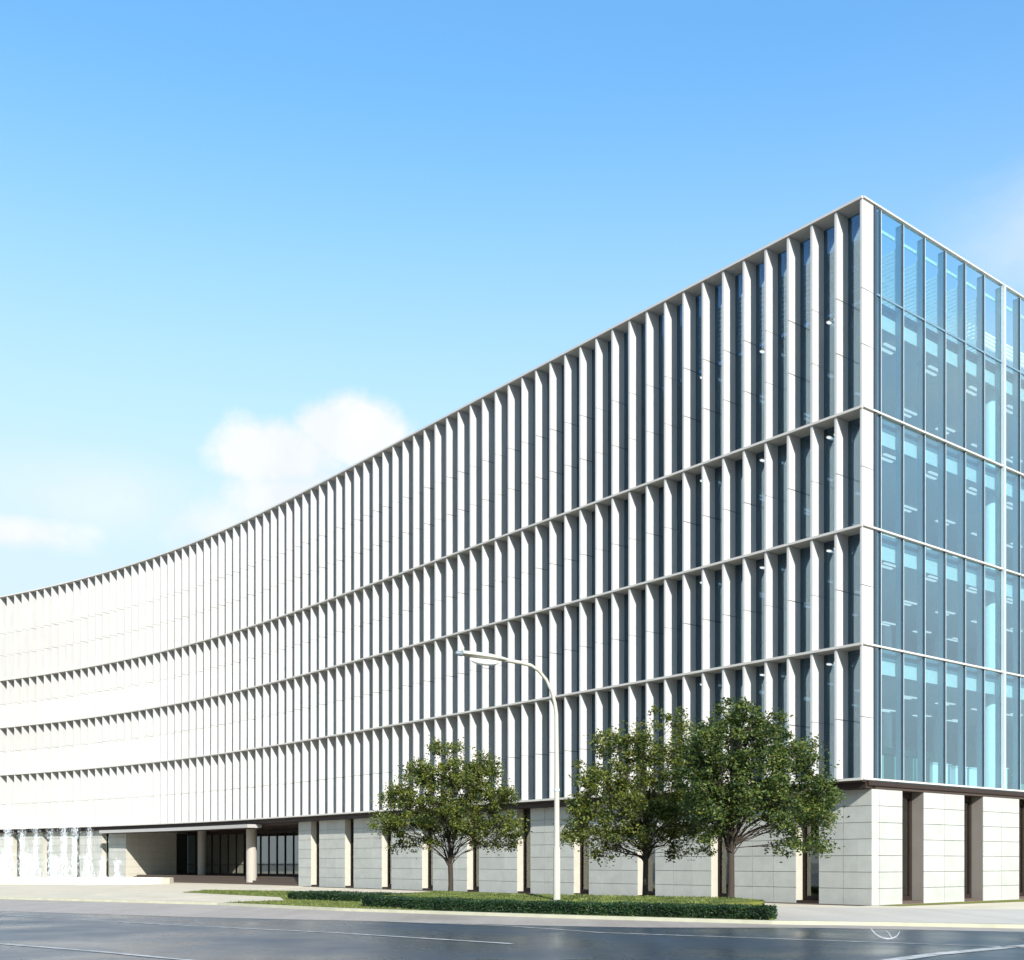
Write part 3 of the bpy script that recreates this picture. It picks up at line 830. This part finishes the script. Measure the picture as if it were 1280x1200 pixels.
# ------------------------------------------------------------------ remnant of a passing car's blurred wheel, added as a loose piece
wx, wy = at(1110, 1174, RZ)
wb = Vector((wx, wy, RZ + .01))
t = thing('blurred_wheel', tuple(wb), 'silver rim arc and spoke standing in for the wheel of a blurred passing car at lower right', 'car wheel')
R_, tilt = .33, math.radians(50)
def wp(a, r, d=0):
    u = Vector((1, .0, 0)); v = Vector((0, math.cos(tilt), math.sin(tilt))); nn = u.cross(v)
    return tuple(wb + v * R_ + u * (r * math.cos(a)) + v * (r * math.sin(a)) + nn * d)
MB().tube([wp(math.radians(a), R_, .0) for a in range(185, 341, 9)], [.006] + [.022] * 9 + [.016] * 4 + [.011] * 3 + [.005], 8).build('rim', M['rim'], t)
MB().tube([wp(math.radians(285), R_ * .98), wp(math.radians(285), R_ * .6), wp(math.radians(270), R_ * .30)], [.022, .016, .006], 8).build('spoke', M['rim'], t)

# ------------------------------------------------------------------ light
SUN = Vector((.326, -1.022, .62)).normalized()
sd = bpy.data.lights.new('sun', 'SUN'); sd.energy = 4.8; sd.angle = math.radians(.5); sd.color = (1, .98, .945)
so = bpy.data.objects.new('sun', sd); COL.objects.link(so); so.location = (20, -60, 60)
so.rotation_euler = (-SUN).to_track_quat('-Z', 'Y').to_euler()
w = bpy.data.worlds.new('World'); sc.world = w; w.use_nodes = True
nt = w.node_tree; nt.nodes.clear()
out = nt.nodes.new('ShaderNodeOutputWorld'); bg = nt.nodes.new('ShaderNodeBackground'); nt.links.new(bg.outputs[0], out.inputs[0])
sky = nt.nodes.new('ShaderNodeTexSky'); sky.sky_type = 'NISHITA'; sky.sun_disc = False
sky.sun_elevation = math.asin(SUN.z); sky.sun_rotation = math.atan2(SUN.x, SUN.y); sky.air_density = 1.0; sky.dust_density = .6; sky.ozone_density = 1.5
def mth(op, a=None, b=None, c=None, clamp=False):
    n = nt.nodes.new('ShaderNodeMath'); n.operation = op; n.use_clamp = clamp
    for i, v in enumerate((a, b, c)):
        if v is None: continue
        if isinstance(v, (int, float)): n.inputs[i].default_value = v
        else: nt.links.new(v, n.inputs[i])
    return n.outputs[0]
tc = nt.nodes.new('ShaderNodeTexCoord'); sx = nt.nodes.new('ShaderNodeSeparateXYZ'); nt.links.new(tc.outputs['Generated'], sx.inputs[0])
az = mth('ARCTAN2', sx.outputs[0], sx.outputs[1]); el = mth('ARCSINE', sx.outputs[2])
def noi(scale, detail, rough, stretch=(1, 1, 1)):
    mp = nt.nodes.new('ShaderNodeMapping'); mp.inputs['Scale'].default_value = stretch; nt.links.new(tc.outputs['Generated'], mp.inputs[0])
    n = nt.nodes.new('ShaderNodeTexNoise'); n.inputs['Scale'].default_value = scale; n.inputs['Detail'].default_value = detail; n.inputs['Roughness'].default_value = rough
    nt.links.new(mp.outputs[0], n.inputs['Vector']); return n.outputs[0]
n1 = noi(14, 9, .58); n2 = noi(4.5, 7, .6, (1, 1, 2.4))
def blob(a0, e0, ra, re, nz, amp, soft, strength):
    """one cloud at azimuth a0, elevation e0 (degrees)"""
    dx = mth('DIVIDE', mth('SUBTRACT', az, math.radians(a0)), math.radians(ra)); dy = mth('DIVIDE', mth('SUBTRACT', el, math.radians(e0)), math.radians(re))
    d = mth('SQRT', mth('ADD', mth('MULTIPLY', dx, dx), mth('MULTIPLY', dy, dy)))
    d2 = mth('MULTIPLY_ADD', mth('SUBTRACT', nz, .5), amp, d)
    m = nt.nodes.new('ShaderNodeMapRange'); m.interpolation_type = 'SMOOTHSTEP'; m.inputs['From Min'].default_value = 1; m.inputs['From Max'].default_value = soft
    nt.links.new(d2, m.inputs[0]); return mth('MULTIPLY', m.outputs[0], strength)
n3 = noi(34, 8, .62)
nn = mth('ADD', mth('MULTIPLY', n1, .7), mth('MULTIPLY', n3, .3))
blobs = [blob(-8.2, 20.5, 3.6, 1.9, nn, 1.5, .55, 1), blob(-11.4, 19.2, 4.0, 2.1, nn, 1.5, .5, 1), blob(-10.2, 17.2, 5.2, 2.6, nn, 1.3, .4, 1), blob(-14.4, 15.8, 4.2, 2.2, nn, 1.6, .0, .8), blob(-5.6, 19.4, 2.3, 1.1, nn, 1.5, .3, .95),
         blob(-23.6, 14.9, 4.4, 1.15, nn, 1.6, .15, .95), blob(-20.5, 16.6, 9.5, 2.6, n2, 1.4, -.1, .42), blob(27.5, 26.6, 8.5, 3.6, n2, 1.3, -.1, .62), blob(31, 23, 10, 6, n2, 1.2, -.2, .6),
         blob(70, 22, 22, 8, n2, 1.8, .1, .7), blob(110, 30, 18, 7, n2, 1.8, .1, .7), blob(-100, 24, 30, 9, n2, 1.8, .1, .6), blob(170, 25, 30, 8, n2, 1.8, .1, .5)]
cm = blobs[0]
for b_ in blobs[1:]: cm = mth('MAXIMUM', cm, b_)
# sky colour: the Nishita sky, a little richer in blue, with pale air low down
hs = nt.nodes.new('ShaderNodeHueSaturation'); hs.inputs['Saturation'].default_value = 1.0; hs.inputs['Value'].default_value = 1.0
ti = nt.nodes.new('ShaderNodeMixRGB'); ti.blend_type = 'MULTIPLY'; ti.inputs[0].default_value = 1; ti.inputs[2].default_value = (.70, 1.12, 1.25, 1)
nt.links.new(sky.outputs[0], ti.inputs[1]); nt.links.new(ti.outputs[0], hs.inputs['Color'])
mx = nt.nodes.new('ShaderNodeMixRGB'); nt.links.new(cm, mx.inputs[0])
hz = nt.nodes.new('ShaderNodeMapRange'); hz.interpolation_type = 'SMOOTHSTEP'; hz.inputs['From Min'].default_value = math.radians(36); hz.inputs['From Max'].default_value = math.radians(9); hz.inputs['To Max'].default_value = .9
nt.links.new(el, hz.inputs[0])
hm = nt.nodes.new('ShaderNodeMixRGB'); nt.links.new(hz.outputs[0], hm.inputs[0]); nt.links.new(hs.outputs[0], hm.inputs[1]); hm.inputs[2].default_value = (2.75, 3.0, 3.45, 1)
nt.links.new(hm.outputs[0], mx.inputs[1]); 
cs = nt.nodes.new('ShaderNodeMapRange'); cs.inputs['From Min'].default_value = .36; cs.inputs['From Max'].default_value = .62; nt.links.new(nn, cs.inputs[0])
cc = nt.nodes.new('ShaderNodeMixRGB'); cc.inputs[1].default_value = (3.7, 3.78, 3.85, 1); cc.inputs[2].default_value = (3.25, 3.45, 3.7, 1); nt.links.new(cs.outputs[0], cc.inputs[0]); nt.links.new(cc.outputs[0], mx.inputs[2])
nt.links.new(mx.outputs[0], bg.inputs[0]); bg.inputs[1].default_value = .138

# ------------------------------------------------------------------ camera
cd = bpy.data.cameras.new('camera'); co = bpy.data.objects.new('camera', cd); COL.objects.link(co)
co.location = (0, 0, EYE); co.rotation_euler = (PI / 2, 0, 0)
cd.sensor_width = 36; cd.sensor_fit = 'HORIZONTAL'; cd.lens = 36 * F / 1280; cd.shift_y = (HZ - 600) / 1280; cd.shift_x = 0
cd.clip_start = .1; cd.clip_end = 6000
sc.camera = co
sc.render.engine = 'CYCLES'
sc.render.resolution_x, sc.render.resolution_y = 1024, 960
try:
    sc.cycles.max_bounces = 10; sc.cycles.transparent_max_bounces = 24; sc.cycles.use_denoising = True; sc.cycles.sample_clamp_indirect = 6
except Exception: pass
sc.view_settings.view_transform = 'Standard'; sc.view_settings.look = 'None'; sc.view_settings.exposure = 1.0; sc.view_settings.gamma = 1
